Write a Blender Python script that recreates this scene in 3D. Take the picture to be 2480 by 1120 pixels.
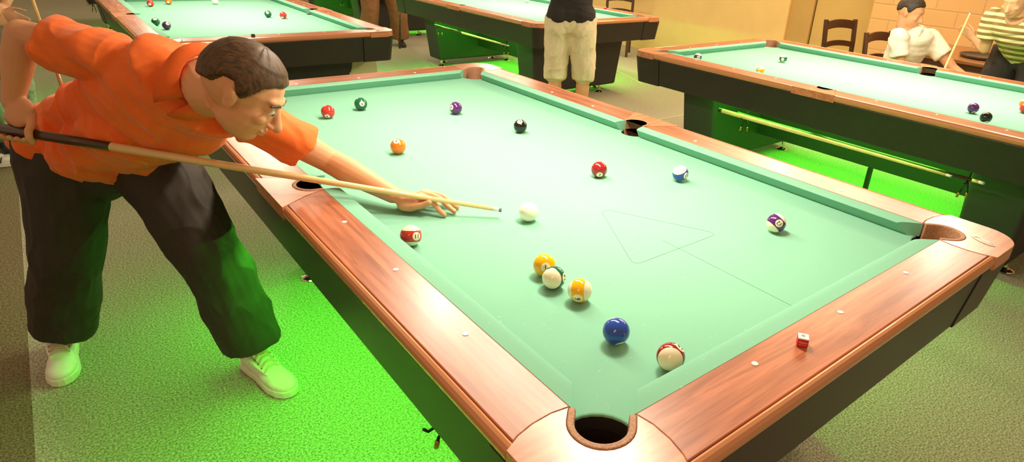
import bpy, bmesh, math, random
from mathutils import Vector, Matrix, noise, Euler
random.seed(7)
for o in list(bpy.data.objects): bpy.data.objects.remove(o, do_unlink=True)
S = bpy.context.scene
COL = S.collection
PI = math.pi
V = Vector

# ---------------------------------------------------------------- camera
cam_d = bpy.data.cameras.new('camera'); cam = bpy.data.objects.new('camera', cam_d); COL.objects.link(cam)
cam.location = (-0.5999, -0.5912, 1.5339)
cam.rotation_euler = (1.1257, -0.0494, -0.6821)
cam_d.sensor_width = 36; cam_d.lens = 1504.3 / 2480 * 36
cam_d.shift_x = -(1380.67 - 1240) / 2480; cam_d.shift_y = 0.0
cam_d.clip_start = 0.05
S.camera = cam
# ---------------------------------------------------------------- exposure, world
S.view_settings.view_transform = 'Standard'; S.view_settings.look = 'None'
S.view_settings.exposure = 0.35; S.view_settings.gamma = 1; S.view_settings.use_curve_mapping = False
W = bpy.data.worlds.new('room_air'); S.world = W; W.use_nodes = True
W.node_tree.nodes['Background'].inputs[0].default_value = (1.0, 0.70, 0.40, 1)
W.node_tree.nodes['Background'].inputs[1].default_value = 0.37
# ---------------------------------------------------------------- table lamps (hang above every table, out of frame)
TABLES = [(0, 0), (2.9077, -0.0209), (0.0561, 4.2657), (3.0127, 4.2516), (0.05, 8.52), (3.0, 8.50)]
def area(name, loc, sx, sy, e, color, rot=(0, 0, 0)):
    d = bpy.data.lights.new(name, 'AREA'); d.shape = 'RECTANGLE'; d.size = sx; d.size_y = sy; d.energy = e; d.color = color
    o = bpy.data.objects.new(name, d); COL.objects.link(o); o.location = loc; o.rotation_euler = rot; return o
for i, (ox, oy) in enumerate(TABLES):
    area('table_lamp', (ox + .67, oy + 1.27, 1.82), .22, 1.85, 28, (1.0, .90, .68))
    for y, e in ((.64, 8.5), (1.27, 1.2), (1.90, 6.5)): area('lamp_bulb', (ox + .67, oy + y, 1.81), .13, .13, e, (1.0, .90, .68))
area('room_light', (-2.6, -1.6, 2.9), 1.6, 1.6, 46, (1.0, .62, .30), (math.radians(-38), math.radians(-40), 0))
area('room_light', (5.2, 2.8, 3.0), 1.2, 2.4, 95, (1.0, .72, .42), (0, math.radians(18), 0))
area('room_light', (5.4, 7.0, 3.0), 1.2, 2.4, 40, (1.0, .72, .42), (0, math.radians(25), 0))

# ---------------------------------------------------------------- helpers
def lin(c):
    f = lambda v: v / 12.92 if v <= .04045 else ((v + .055) / 1.055) ** 2.4
    return tuple(f(x / 255) for x in c) + (1,)
def newmat(name):
    m = bpy.data.materials.new(name); m.use_nodes = True
    nt = m.node_tree; return m, nt, nt.nodes['Principled BSDF']
def mat(name, rgb, rough=.5, metal=0, coat=0, noise_amt=0, nscale=60, bump=0, sheen=0, spec=.5):
    m, nt, b = newmat(name)
    c = lin(rgb)
    b.inputs['Base Color'].default_value = c; b.inputs['Roughness'].default_value = rough
    b.inputs['Metallic'].default_value = metal; b.inputs['Coat Weight'].default_value = coat
    b.inputs['Sheen Weight'].default_value = sheen; b.inputs['Specular IOR Level'].default_value = spec
    if noise_amt or bump:
        tc = nt.nodes.new('ShaderNodeTexCoord'); n = nt.nodes.new('ShaderNodeTexNoise')
        n.inputs['Scale'].default_value = nscale; n.inputs['Detail'].default_value = 4
        nt.links.new(tc.outputs['Object'], n.inputs['Vector'])
        if noise_amt:
            r = nt.nodes.new('ShaderNodeValToRGB'); r.color_ramp.elements[0].position = .3; r.color_ramp.elements[1].position = .7
            r.color_ramp.elements[0].color = tuple(x * (1 - noise_amt) for x in c[:3]) + (1,)
            r.color_ramp.elements[1].color = tuple(min(1, x * (1 + noise_amt)) for x in c[:3]) + (1,)
            nt.links.new(n.outputs['Fac'], r.inputs[0]); nt.links.new(r.outputs[0], b.inputs['Base Color'])
        if bump:
            bp = nt.nodes.new('ShaderNodeBump'); bp.inputs['Strength'].default_value = bump; bp.inputs['Distance'].default_value = .01
            nt.links.new(n.outputs['Fac'], bp.inputs['Height']); nt.links.new(bp.outputs[0], b.inputs['Normal'])
    return m
def wood(name, c1, c2, axis, rough=.36, coat=.26):
    m, nt, b = newmat(name)
    tc = nt.nodes.new('ShaderNodeTexCoord'); mp = nt.nodes.new('ShaderNodeMapping')
    sc = [42, 42, 42]; sc[axis] = 3.2; mp.inputs['Scale'].default_value = sc
    n = nt.nodes.new('ShaderNodeTexNoise'); n.inputs['Scale'].default_value = 1; n.inputs['Detail'].default_value = 6; n.inputs['Roughness'].default_value = .6; n.inputs['Distortion'].default_value = .8
    n2 = nt.nodes.new('ShaderNodeTexNoise'); n2.inputs['Scale'].default_value = 5; n2.inputs['Detail'].default_value = 5
    mp2 = nt.nodes.new('ShaderNodeMapping'); sc2 = [60, 60, 60]; sc2[axis] = 2.0; mp2.inputs['Scale'].default_value = sc2
    r = nt.nodes.new('ShaderNodeValToRGB'); r.color_ramp.elements[0].position = .34; r.color_ramp.elements[1].position = .66
    r.color_ramp.elements[0].color = lin(c1); r.color_ramp.elements[1].color = lin(c2)
    mx = nt.nodes.new('ShaderNodeMix'); mx.data_type = 'RGBA'; mx.blend_type = 'MULTIPLY'; mx.inputs['Factor'].default_value = .45
    r2 = nt.nodes.new('ShaderNodeValToRGB'); r2.color_ramp.elements[0].position = .42; r2.color_ramp.elements[1].position = .58; r2.color_ramp.elements[0].color = (.55, .42, .38, 1)
    L = nt.links.new
    L(tc.outputs['Object'], mp.inputs[0]); L(mp.outputs[0], n.inputs['Vector']); L(n.outputs['Fac'], r.inputs[0])
    L(tc.outputs['Object'], mp2.inputs[0]); L(mp2.outputs[0], n2.inputs['Vector']); n2.inputs['Scale'].default_value = 1.0; L(n2.outputs['Fac'], r2.inputs[0])
    L(r.outputs[0], mx.inputs['A']); L(r2.outputs[0], mx.inputs['B']); L(mx.outputs['Result'], b.inputs['Base Color'])
    b.inputs['Roughness'].default_value = rough; b.inputs['Coat Weight'].default_value = coat; b.inputs['Coat Roughness'].default_value = .22
    return m
def emis(name, rgb, s):
    m, nt, b = newmat(name)
    b.inputs['Base Color'].default_value = (*rgb, 1); b.inputs['Emission Color'].default_value = (*rgb, 1); b.inputs['Emission Strength'].default_value = s
    return m

def obj(name, bm, m, parent=None, smooth=False, bevel=0, loc=None, seg=2, recalc=True):
    if recalc: bmesh.ops.recalc_face_normals(bm, faces=bm.faces)
    me = bpy.data.meshes.new(name); bm.to_mesh(me); bm.free()
    o = bpy.data.objects.new(name, me); COL.objects.link(o)
    if m: me.materials.append(m)
    if smooth: me.polygons.foreach_set('use_smooth', [True] * len(me.polygons))
    if bevel:
        b = o.modifiers.new('bevel', 'BEVEL'); b.width = bevel; b.segments = seg; b.limit_method = 'ANGLE'; b.angle_limit = math.radians(40)
    if parent: o.parent = parent
    if loc is not None: o.location = loc
    return o
def thing(name, label, cat, loc=(0, 0, 0), rz=0, group=None):
    o = bpy.data.objects.new(name, None); COL.objects.link(o); o.location = loc; o.rotation_euler = (0, 0, rz)
    o.empty_display_size = .05
    return tag(o, label, cat, group)
def tag(o, label, cat, group=None):
    o['label'] = label; o['category'] = cat
    if group: o['group'] = group
    return o
def struct(o): o['kind'] = 'structure'; return o
def copy_tree(o, parent=None):
    c = o.copy(); COL.objects.link(c)
    if parent: c.parent = parent
    for ch in KIDS.get(o.name, []): copy_tree(ch, c)
    return c
KIDS = {}
def index_kids():
    KIDS.clear()
    for o in bpy.data.objects:
        if o.parent: KIDS.setdefault(o.parent.name, []).append(o)

def prism(bm, pts, z0, z1):
    a = [bm.verts.new((x, y, z0)) for x, y in pts]; b = [bm.verts.new((x, y, z1)) for x, y in pts]
    n = len(pts)
    bm.faces.new(a[::-1]); bm.faces.new(b)
    for i in range(n): bm.faces.new((a[i], a[(i + 1) % n], b[(i + 1) % n], b[i]))
def box(bm, x0, x1, y0, y1, z0, z1): prism(bm, [(x0, y0), (x1, y0), (x1, y1), (x0, y1)], z0, z1)
def hull8(bm, bottom, top):
    """bottom, top: four xyz corners each"""
    a = [bm.verts.new(p) for p in bottom]; b = [bm.verts.new(p) for p in top]
    bm.faces.new(a[::-1]); bm.faces.new(b)
    for i in range(4): bm.faces.new((a[i], a[(i + 1) % 4], b[(i + 1) % 4], b[i]))
def loft(bm, secs, closed_ring=True, caps=True):
    rows = [[bm.verts.new(p) for p in s] for s in secs]; n = len(rows[0])
    for r0, r1 in zip(rows, rows[1:]):
        for i in range(n if closed_ring else n - 1): bm.faces.new((r0[i], r0[(i + 1) % n], r1[(i + 1) % n], r1[i]))
    if caps: bm.faces.new(rows[0][::-1]); bm.faces.new(rows[-1])
def frame(d, hint=None):
    d = V(d).normalized(); h = V(hint) if hint is not None else (V((0, 0, 1)) if abs(d.z) < .95 else V((1, 0, 0)))
    s = d.cross(h).normalized(); return s, s.cross(d).normalized()
def tube(bm, pts, rs, n=12, asp=1.0, hint=None, round_ends=False):
    """swept tube; side radius rs, height radius rs*asp (height is along hint)"""
    pts = [V(p) for p in pts]
    if not hasattr(rs, '__len__'): rs = [rs] * len(pts)
    if round_ends:
        d0 = (pts[0] - pts[1]).normalized(); d1 = (pts[-1] - pts[-2]).normalized()
        pre = [(pts[0] + d0 * rs[0] * math.sin(a), rs[0] * math.cos(a)) for a in (1.45, 1.1, .75, .4)]
        post = [(pts[-1] + d1 * rs[-1] * math.sin(a), rs[-1] * math.cos(a)) for a in (.4, .75, 1.1, 1.45)]
        pts = [p for p, _ in pre] + pts + [p for p, _ in post]; rs = [r for _, r in pre] + list(rs) + [r for _, r in post]
    secs = []
    for i, p in enumerate(pts):
        d = pts[min(i + 1, len(pts) - 1)] - pts[max(i - 1, 0)]
        s, u = frame(d, hint)
        secs.append([p + s * rs[i] * math.cos(t) + u * rs[i] * asp * math.sin(t) for t in [2 * PI * k / n for k in range(n)]])
    loft(bm, secs)
def lathe(bm, prof, n=24, c=(0, 0)):
    secs = [[(c[0] + r * math.cos(2 * PI * k / n), c[1] + r * math.sin(2 * PI * k / n), z) for k in range(n)] for r, z in prof]
    loft(bm, secs)
def ell(bm, c, r, R=None, seg=20):
    """ellipsoid"""
    M = Matrix.Translation(V(c)) @ (R.to_4x4() if R else Matrix.Identity(4)) @ Matrix.Diagonal((*r, 1))
    bmesh.ops.create_uvsphere(bm, u_segments=seg, v_segments=seg // 2, radius=1, matrix=M)
def basis(x, z):
    """rotation whose local x and z are x and z (orthogonalised)"""
    z = V(z).normalized(); x = (V(x) - V(x).dot(z) * z).normalized(); y = z.cross(x)
    return Matrix((x, y, z)).transposed()

def fused(name, build, m, voxel, smooth=6, parent=None, disp=None, fac=.5):
    """closed shapes fused into one continuous skin"""
    bm = bmesh.new(); build(bm); bmesh.ops.recalc_face_normals(bm, faces=bm.faces)
    me = bpy.data.meshes.new(name); bm.to_mesh(me); bm.free()
    o = bpy.data.objects.new(name, me); COL.objects.link(o)
    r = o.modifiers.new('r', 'REMESH'); r.mode = 'VOXEL'; r.voxel_size = voxel; r.use_smooth_shade = True
    if smooth: s = o.modifiers.new('s', 'SMOOTH'); s.factor = fac; s.iterations = smooth
    bpy.context.view_layer.update()
    dg = bpy.context.evaluated_depsgraph_get()
    me2 = bpy.data.meshes.new_from_object(o.evaluated_get(dg)); me2.name = name
    o.modifiers.clear(); o.data = me2; bpy.data.meshes.remove(me)
    if disp:
        co = [v.co.copy() for v in me2.vertices]; no = [v.normal.copy() for v in me2.vertices]
        for i, v in enumerate(me2.vertices): v.co = co[i] + no[i] * disp(co[i], no[i])
    me2.materials.clear(); me2.materials.append(m)
    me2.polygons.foreach_set('use_smooth', [True] * len(me2.polygons))
    if parent: o.parent = parent
    return o

# ---------------------------------------------------------------- materials
M = {}
def cloth_mat():
    m, nt, b = newmat('green_cloth'); L = nt.links.new
    tc = nt.nodes.new('ShaderNodeTexCoord')
    n = nt.nodes.new('ShaderNodeTexNoise'); n.inputs['Scale'].default_value = 900; n.inputs['Detail'].default_value = 2
    v = nt.nodes.new('ShaderNodeTexNoise'); v.inputs['Scale'].default_value = 110; v.inputs['Detail'].default_value = 3
    r = nt.nodes.new('ShaderNodeValToRGB'); r.color_ramp.elements[0].color = (.205, .46, .33, 1); r.color_ramp.elements[1].color = (.235, .51, .37, 1)
    r2 = nt.nodes.new('ShaderNodeValToRGB'); r2.color_ramp.elements[0].position = .68; r2.color_ramp.elements[1].position = .76; r2.color_ramp.elements[0].color = (0, 0, 0, 1)
    mx = nt.nodes.new('ShaderNodeMix'); mx.data_type = 'RGBA'; mx.inputs['B'].default_value = (.34, .60, .48, 1)
    L(tc.outputs['Object'], n.inputs['Vector']); L(tc.outputs['Object'], v.inputs['Vector'])
    L(n.outputs['Fac'], r.inputs[0]); L(v.outputs['Fac'], r2.inputs[0]); L(r2.outputs[0], mx.inputs['Factor']); L(r.outputs[0], mx.inputs['A'])
    L(mx.outputs['Result'], b.inputs['Base Color'])
    b.inputs['Roughness'].default_value = .95; b.inputs['Specular IOR Level'].default_value = .1
    return m
M['cloth'] = cloth_mat()
M['wood_y'] = wood('rosewood_long', (150, 80, 50), (198, 118, 82), 1)
M['wood_x'] = wood('rosewood_short', (150, 80, 50), (198, 118, 82), 0)
M['cap'] = wood('rosewood_cap', (196, 126, 90), (214, 144, 106), 0, rough=.3, coat=.35)
M['trim'] = mat('polished_trim', (206, 138, 96), .22, .15, .4)
M['body'] = mat('black_laminate', (40, 34, 30), .38, 0, 0, .1, 30)
M['ped'] = mat('charcoal_laminate', (42, 38, 36), .5)
M['liner'] = mat('brown_rubber', (172, 124, 94), .6, 0, 0, .25, 220, .2)
M['pocket'] = mat('dark_leather', (30, 17, 12), .55, 0, 0, .2, 60)
M['badge'] = mat('pewter_badge', (150, 130, 120), .3, .8)
M['slate'] = mat('slate', (24, 24, 22), .8)
M['sight'] = mat('pearl_inlay', (245, 238, 225), .3)
M['chrome'] = mat('chrome', (225, 215, 205), .12, 1)
M['brass'] = mat('brass', (200, 150, 80), .25, 1)
M['tube'] = emis('green_neon', (.11, 1.0, .045), 78)
M['pencil'] = mat('pencil_line', (96, 138, 116), .9)
M['pale'] = mat('pale_board', (190, 190, 150), .7)
M['screw'] = mat('screw_black', (20, 20, 20), .5)

# ---------------------------------------------------------------- pool table (local frame: near left cushion corner at 0,0)
WX, LY, ZB, ZR = 1.27, 2.54, .762, .805
def arc(c, r, a0, a1, n): return [(c[0] + r * math.cos(math.radians(a0 + (a1 - a0) * i / n)), c[1] + r * math.sin(math.radians(a0 + (a1 - a0) * i / n))) for i in range(n + 1)]
CC = (-.033, -.033)
def ucorner(r, arm, n=16):   # U around a corner pocket, from the +b side round to the +a side (local corner frame)
    q = math.sqrt(.5)
    pts = [(CC[0] - r * q + arm * q, CC[1] + r * q + arm * q)] + arc(CC, r, 135, 315, n) + [(CC[0] + r * q + arm * q, CC[1] - r * q + arm * q)]
    return pts
SCC = (-.058, 0)
def uside(r, arm, n=14): return [(SCC[0] + arm, r)] + arc(SCC, r, 90, 270, n) + [(SCC[0] + arm, -r)]
CB = [(-.050, .030), (-.085, .036), (-.125, .034), (-.160, .026), (-.191, .012)]        # cap boundary on the b side
SB = [(-.048, .062), (-.075, .068), (-.110, .084), (-.150, .108), (-.191, .135)]        # side cap boundary, +b side
corner_maps = [lambda a, b: (a, b), lambda a, b: (WX - a, b), lambda a, b: (a, LY - b), lambda a, b: (WX - a, LY - b)]
side_maps = [lambda a, b: (a, LY / 2 + b), lambda a, b: (WX - a, LY / 2 + b)]

def make_table(label):
    t = thing('pool_table', label, 'pool table', (0, 0, 0), 0, None)
    # slate with playing cloth
    bm = bmesh.new(); loop = []
    cb = arc(CC, .072, 104, -14, 8)
    loop += [corner_maps[0](*p) for p in [(-.05, .06)] + cb + [(.06, -.05)]]
    loop += [corner_maps[1](*p) for p in ([(-.05, .06)] + cb + [(.06, -.05)])[::-1]]
    sb = arc((-.058, 0), .058, -80, 80, 8)
    loop += [side_maps[1](*p) for p in sb]
    loop += [corner_maps[3](*p) for p in [(-.05, .06)] + cb + [(.06, -.05)]]
    loop += [corner_maps[2](*p) for p in ([(-.05, .06)] + cb + [(.06, -.05)])[::-1]]
    loop += [side_maps[0](*p) for p in sb[::-1]]
    prism(bm, loop, ZB - .008, ZB)
    obj('playing_cloth', bm, M['cloth'], t, bevel=.004)
    bm = bmesh.new(); prism(bm, loop, ZB - .035, ZB - .0085); obj('slate', bm, M['slate'], t)
    # cushions
    prof = [(-.0012, ZB + .0345), (0, ZB + .0362), (-.0008, ZB + .0380), (-.004, ZB + .0396), (-.010, ZB + .0410), (-.020, ZB + .0420), (-.034, ZR - .0008), (-.048, ZR - .0006), (-.048, ZB), (-.026, ZB)]
    def cushion(mp, b0, b1, s0, s1):
        bm = bmesh.new(); secs = []
        for b, s in ((b0, s0), (b1, s1)):
            secs.append([(*mp(a, b + s * (-a)), z) for a, z in prof])
        # rounded shoulder: insert sections near the ends
        mid = [[(*mp(a, bb), z) for a, z in prof] for bb in (b0 + abs(s0) * .0 + .012, b1 - .012)]
        loft(bm, [secs[0], mid[0], mid[1], secs[1]])
        c_ = obj('cushion', bm, M['cloth'], t, smooth=True); c_.data.set_sharp_from_angle(angle=math.radians(32)); return c_
    for mp in (lambda a, b: (a, b), lambda a, b: (WX - a, b)):
        cushion(mp, .085, LY / 2 - .066, -1.15, .25)
        cushion(mp, LY / 2 + .066, LY - .085, -.25, 1.15)
    for mp in (lambda a, b: (b, a), lambda a, b: (b, LY - a)):
        cushion(mp, .085, WX - .085, -1.15, 1.15)
    # wooden rail tops
    def rail(pts, m): 
        bm = bmesh.new(); prism(bm, pts, ZR - .045, ZR); obj('rail_top', bm, m, t, bevel=.0025)
    for s in (0, 1):
        for h in (0, 1):
            cm = corner_maps[s + 2 * h]; sm = side_maps[s]; sg = -1 if h == 0 else 1
            c_ = [p for p in CB[:-1]] + [(-.173, .020)]
            s_ = [p for p in SB[:-1]] + [(-.173, .123)]
            c_ = [(-.048, .0302)] + c_[1:]
            rail([cm(a, b + .0006) for a, b in c_] + [sm(a, sg * b + sg * .0006) for a, b in s_[::-1]], M['wood_y'])
    for h in (0, 1):
        m0, m1 = corner_maps[2 * h], corner_maps[2 * h + 1]
        c_ = [(.0302, -.048)] + [(b + .0006, a) for a, b in CB[1:-1]] + [(.020, -.173)]
        rail([m0(a, b) for a, b in c_] + [m1(a, b) for a, b in c_[::-1]], M['wood_x'])
    # polished outer bull-nose of the rails
    pr = [(-.1745, ZR - .0015), (-.179, ZR + .0005), (-.185, ZR - .002), (-.190, ZR - .008), (-.192, ZR - .016), (-.190, ZR - .026), (-.184, ZR - .034), (-.174, ZR - .038)]
    def trim(mp, b0, b1):
        bm = bmesh.new(); loft(bm, [[(*mp(a, b), z) for a, z in pr] for b in (b0, b1)]); obj('rail_trim', bm, M['trim'], t, smooth=False, bevel=.001)
    for mp in (lambda a, b: (a, b), lambda a, b: (WX - a, b)):
        trim(mp, .016, LY / 2 - .128); trim(mp, LY / 2 + .128, LY - .016)
    for mp in (lambda a, b: (b, a), lambda a, b: (b, LY - a)): trim(mp, .016, WX - .016)
    # pocket caps, liners and pockets
    for k, mp in enumerate(corner_maps):
        u = ucorner(.0585, .028)
        outer = [(-.193, .012)] + arc((-.098, -.098), .095, 180, 270, 10) + [(.012, -.193)]
        loop = u[::-1] + [(.0298, -.050)][:0] + [p for p in CB] + outer[0:0]
        loop = [(b, a) for a, b in CB][::-1]          # from outer edge to inner edge on the a side
        poly = u + loop[::-1] + [p for p in outer[::-1]] + CB[::-1]
        bm = bmesh.new(); prism(bm, [mp(*p) for p in poly], ZR - .040, ZR + .001)
        obj('corner_cap', bm, M['cap'], t, bevel=.013, seg=5)
        ui, uo = ucorner(.0455, .030), ucorner(.0580, .030)
        bm = bmesh.new(); prism(bm, [mp(*p) for p in uo + ui[::-1]], ZB - .06, ZR + .003)
        obj('pocket_liner', bm, M['liner'], t, bevel=.0025)
        bm = bmesh.new(); prism(bm, [mp(*p) for p in arc(CC, .074, 0, 345, 22)], .592, .600)
        q0, q1 = arc(CC, .0745, 0, 360, 24), arc(CC, .0705, 0, 360, 24)
        prism(bm, [mp(*p) for p in q0 + q1[::-1]], .600, ZB - .036)
        obj('pocket', bm, M['pocket'], t)
    for mp in side_maps:
        u = uside(.0625, .010)
        poly = [SB[0]] + SB[1:] + [(a, -b) for a, b in SB[1:][::-1]] + [(SB[0][0], -SB[0][1])] + u[::-1]
        bm = bmesh.new(); prism(bm, [mp(*p) for p in poly], ZR - .040, ZR + .001)
        obj('side_cap', bm, M['cap'], t, bevel=.005, seg=3)
        ui, uo = uside(.0500, .010), uside(.0620, .010)
        bm = bmesh.new(); prism(bm, [mp(*p) for p in uo + ui[::-1]], ZB - .06, ZR + .003)
        obj('pocket_liner', bm, M['liner'], t, bevel=.0025)
        bm = bmesh.new(); prism(bm, [mp(*p) for p in arc(SCC, .0645, 0, 360, 24) + arc(SCC, .0605, 0, 360, 24)[::-1]], .60, ZB - .036)
        prism(bm, [mp(*p) for p in arc(SCC, .060, 0, 345, 22)], .595, .602)
        obj('pocket', bm, M['pocket'], t)
    # sights
    def sight(x, y):
        bm = bmesh.new(); lathe(bm, [(.0066, ZR - .001), (.0066, ZR + .0010), (.0058, ZR + .0014)], 16, (x, y)); obj('sight', bm, M['sight'], t)
    for k in (1, 2, 3, 5, 6, 7):
        sight(-.085, .3175 * k); sight(WX + .085, .3175 * k)
    for k in (1, 2, 3): sight(.3175 * k, -.085); sight(.3175 * k, LY + .085)
    # apron boards, lower edge drawn in
    zt, zb = ZR - .036, .588
    def apron(p0, p1, q0, q1):
        bm = bmesh.new(); hull8(bm, [(*p0[1], zb), (*p1[1], zb), (*q1[1], zb), (*q0[1], zb)], [(*p0[0], zt), (*p1[0], zt), (*q1[0], zt), (*q0[0], zt)])
        obj('apron_board', bm, M['body'], t, bevel=.004)
    to, bo, th = .184, .160, .025
    def ring(d, z=None): return [(-d, -d), (WX + d, -d), (WX + d, LY + d), (-d, LY + d)]
    e = .07
    A, B = ring(to), ring(bo); A2, B2 = ring(to - th), ring(bo - th)
    apron(((-to, e), (-bo, e)), ((-to, LY - e), (-bo, LY - e)), ((-to + th, e), (-bo + th, e)), ((-to + th, LY - e), (-bo + th, LY - e)))
    apron(((WX + to, e), (WX + bo, e)), ((WX + to, LY - e), (WX + bo, LY - e)), ((WX + to - th, e), (WX + bo - th, e)), ((WX + to - th, LY - e), (WX + bo - th, LY - e)))
    apron(((e, -to), (e, -bo)), ((WX - e, -to), (WX - e, -bo)), ((e, -to + th), (e, -bo + th)), ((WX - e, -to + th), (WX - e, -bo + th)))
    apron(((e, LY + to), (e, LY + bo)), ((WX - e, LY + to), (WX - e, LY + bo)), ((e, LY + to - th), (e, LY + bo - th)), ((WX - e, LY + to - th), (WX - e, LY + bo - th)))
    for mp in corner_maps:
        bm = bmesh.new()
        def cor(d, r): return [(-d, e - .001)] + arc((-d + r, -d + r), r, 180, 270, 8) + [(e - .001, -d)] + [(e - .001, -d + .02), (-d + .02, e - .001)][:0] + [(e - .001, -d + .03)] + [(-d + .03, -d + .03)] + [(-d + .03, e - .001)]
        lo, hi = cor(bo + .003, .05), cor(to + .003, .06)
        a = [bm.verts.new((*mp(*p), zb - .004)) for p in lo]; b = [bm.verts.new((*mp(*p), zt)) for p in hi]; n = len(a)
        bm.faces.new(a[::-1]); bm.faces.new(b)
        for i in range(n): bm.faces.new((a[i], a[(i + 1) % n], b[(i + 1) % n], b[i]))
        obj('corner_post', bm, M['body'], t, bevel=.002)
    # cabinet floor, two tapered pedestals, cross beam, green tube light
    bm = bmesh.new(); box(bm, -.13, WX + .13, -.13, LY + .13, .64, .66); obj('cabinet_floor', bm, M['ped'], t)
    for y0, y1, yi0, yi1 in ((.13, .44, .16, .43), (2.10, 2.41, 2.11, 2.38)):
        bm = bmesh.new()
        hull8(bm, [(.085, yi0, .075), (1.185, yi0, .075), (1.185, yi1, .075), (.085, yi1, .075)], [(.025, y0, .64), (1.245, y0, .64), (1.245, y1, .64), (.025, y1, .64)])
        p = obj('pedestal', bm, M['ped'], t, bevel=.025, seg=4)
        for inner in (1, 0):
            for x in ((.125, 1.085) if inner else (.26, .98)):
                y = (yi1 - .030 if yi0 < 1 else yi0 + .030) if inner else (yi0 + .03 if yi0 < 1 else yi1 - .03)
                bm = bmesh.new(); lathe(bm, [(.048, 0), (.048, .005), (.044, .009), (.024, .017), (.014, .024), (.012, .040), (.012, .078)], 24, (x, y)); obj('leveler_foot', bm, M['chrome'], t, smooth=False)
    bm = bmesh.new(); box(bm, .622, .648, .42, 2.12, .215, .64); obj('cross_beam', bm, M['ped'], t, bevel=.003)
    for x in (-.088, .585, .685, WX + .088):
        bm = bmesh.new(); tube(bm, [(x, .50, .620), (x, 2.04, .620)], .013, 12); obj('neon_tube', bm, M['tube'], t, smooth=True)
    bm = bmesh.new(); box(bm, .618, .650, 1.18, 1.205, .0, .214); obj('centre_strut', bm, M['screw'], t)
    # cue holders under the left apron
    bm = bmesh.new(); secs = [[(WX + .068 + r * (.036 * math.cos(a) * .30 + .013 * math.sin(a) * .95), -.128 + r * (.036 * math.cos(a) * .95 - .013 * math.sin(a) * .30), z) for a in [2 * PI * k / 32 for k in range(32)]] for r, z in ((1, ZR + .0005), (1, ZR + .0022), (.82, ZR + .0022), (.78, ZR + .0014), (.5, ZR + .0014))]
    loft(bm, secs); obj('emblem', bm, M['badge'], t)
    for y in (.40, 1.74):
        bm = bmesh.new()
        tube(bm, [(-.090, y, .645), (-.092, y, .555), (-.096, y, .520)], .005, 8)
        legs_ = (((-.096, y, .522), (-.104, y + .006, .500), (-.108, y + .014, .470), (-.110, y + .018, .452)), ((-.096, y, .522), (-.086, y - .004, .498), (-.080, y - .008, .470), (-.080, y - .010, .452)))
        tube(bm, [(-.094, y, .535), (-.115, y, .522), (-.140, y, .517), (-.150, y, .530)], .004, 8)
        for q in legs_: tube(bm, q, .0042, 8)
        h = obj('cue_holder', bm, M['screw'], t, smooth=True)
        for q in legs_:
            a_, b_ = V(q[-2]), V(q[-1]); d_ = (b_ - a_).normalized()
            bm = bmesh.new(); tube(bm, [b_ - d_ * .004, b_ + d_ * .014], .0062, 10, round_ends=True); obj('brass_tip', bm, M['brass'], h, smooth=True)
    return t

tbl = make_table('nearest pool table, with the orange-shirted player leaning over it')
# pencil marks on the near cloth
bm = bmesh.new()
tri = [(.618, .690), (.635, .694), (.652, .690), (.795, .412), (.797, .396), (.785, .388), (.484, .388), (.470, .396), (.472, .412)]
for p, q in zip(tri, tri[1:] + tri[:1]):
    d = (V((q[0], q[1])) - V((p[0], p[1]))); nrm = V((-d.y, d.x)).normalized() * .0007
    vs = [bm.verts.new((p[0] + s * nrm.x, p[1] + s * nrm.y, ZB + .0004)) for s in (-1, 1)] + [bm.verts.new((q[0] + s * nrm.x, q[1] + s * nrm.y, ZB + .0004)) for s in (1, -1)]
    bm.faces.new(vs)
vs = [bm.verts.new(p) for p in ((.6345, .02, ZB + .0004), (.6355, .02, ZB + .0004), (.6355, .46, ZB + .0004), (.6345, .46, ZB + .0004))]; bm.faces.new(vs)
marks = obj('rack_outline', bm, M['pencil'])
index_kids()
tl = ['pool table at right beside the yellow wall, nearest one to the chairs',
      'pool table at back left, behind the orange-shirted player',
      'pool table at back centre, behind the man in beige shorts',
      'distant pool table at top left, only its legs and green glow showing',
      'distant pool table at top centre behind the person in brown trousers']
for (ox, oy), lb in zip(TABLES[1:], tl):
    c = copy_tree(tbl); c.location = (ox, oy, 0); c['label'] = lb
marks.parent = tbl
far_holder = max((o for o in KIDS[tbl.name] if o.name.startswith('cue_holder')), key=lambda o: max(v.co.y for v in o.data.vertices))
for ch in KIDS[far_holder.name]: bpy.data.objects.remove(ch)
bpy.data.objects.remove(far_holder)
obj_ = None
# pale board screwed under the back left table
bm = bmesh.new(); box(bm, 1.19, 1.42, .14, .16, .43, .585); pb = obj('pale_board', bm, M['pale'])
for o in bpy.data.objects:
    if o.get('label') == tl[1]: pb.parent = o
for x in (1.215, 1.27):
    bm = bmesh.new(); ell(bm, (x, .139, .565), (.006, .003, .006), seg=10); obj('screw', bm, M['screw'], pb)

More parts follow.
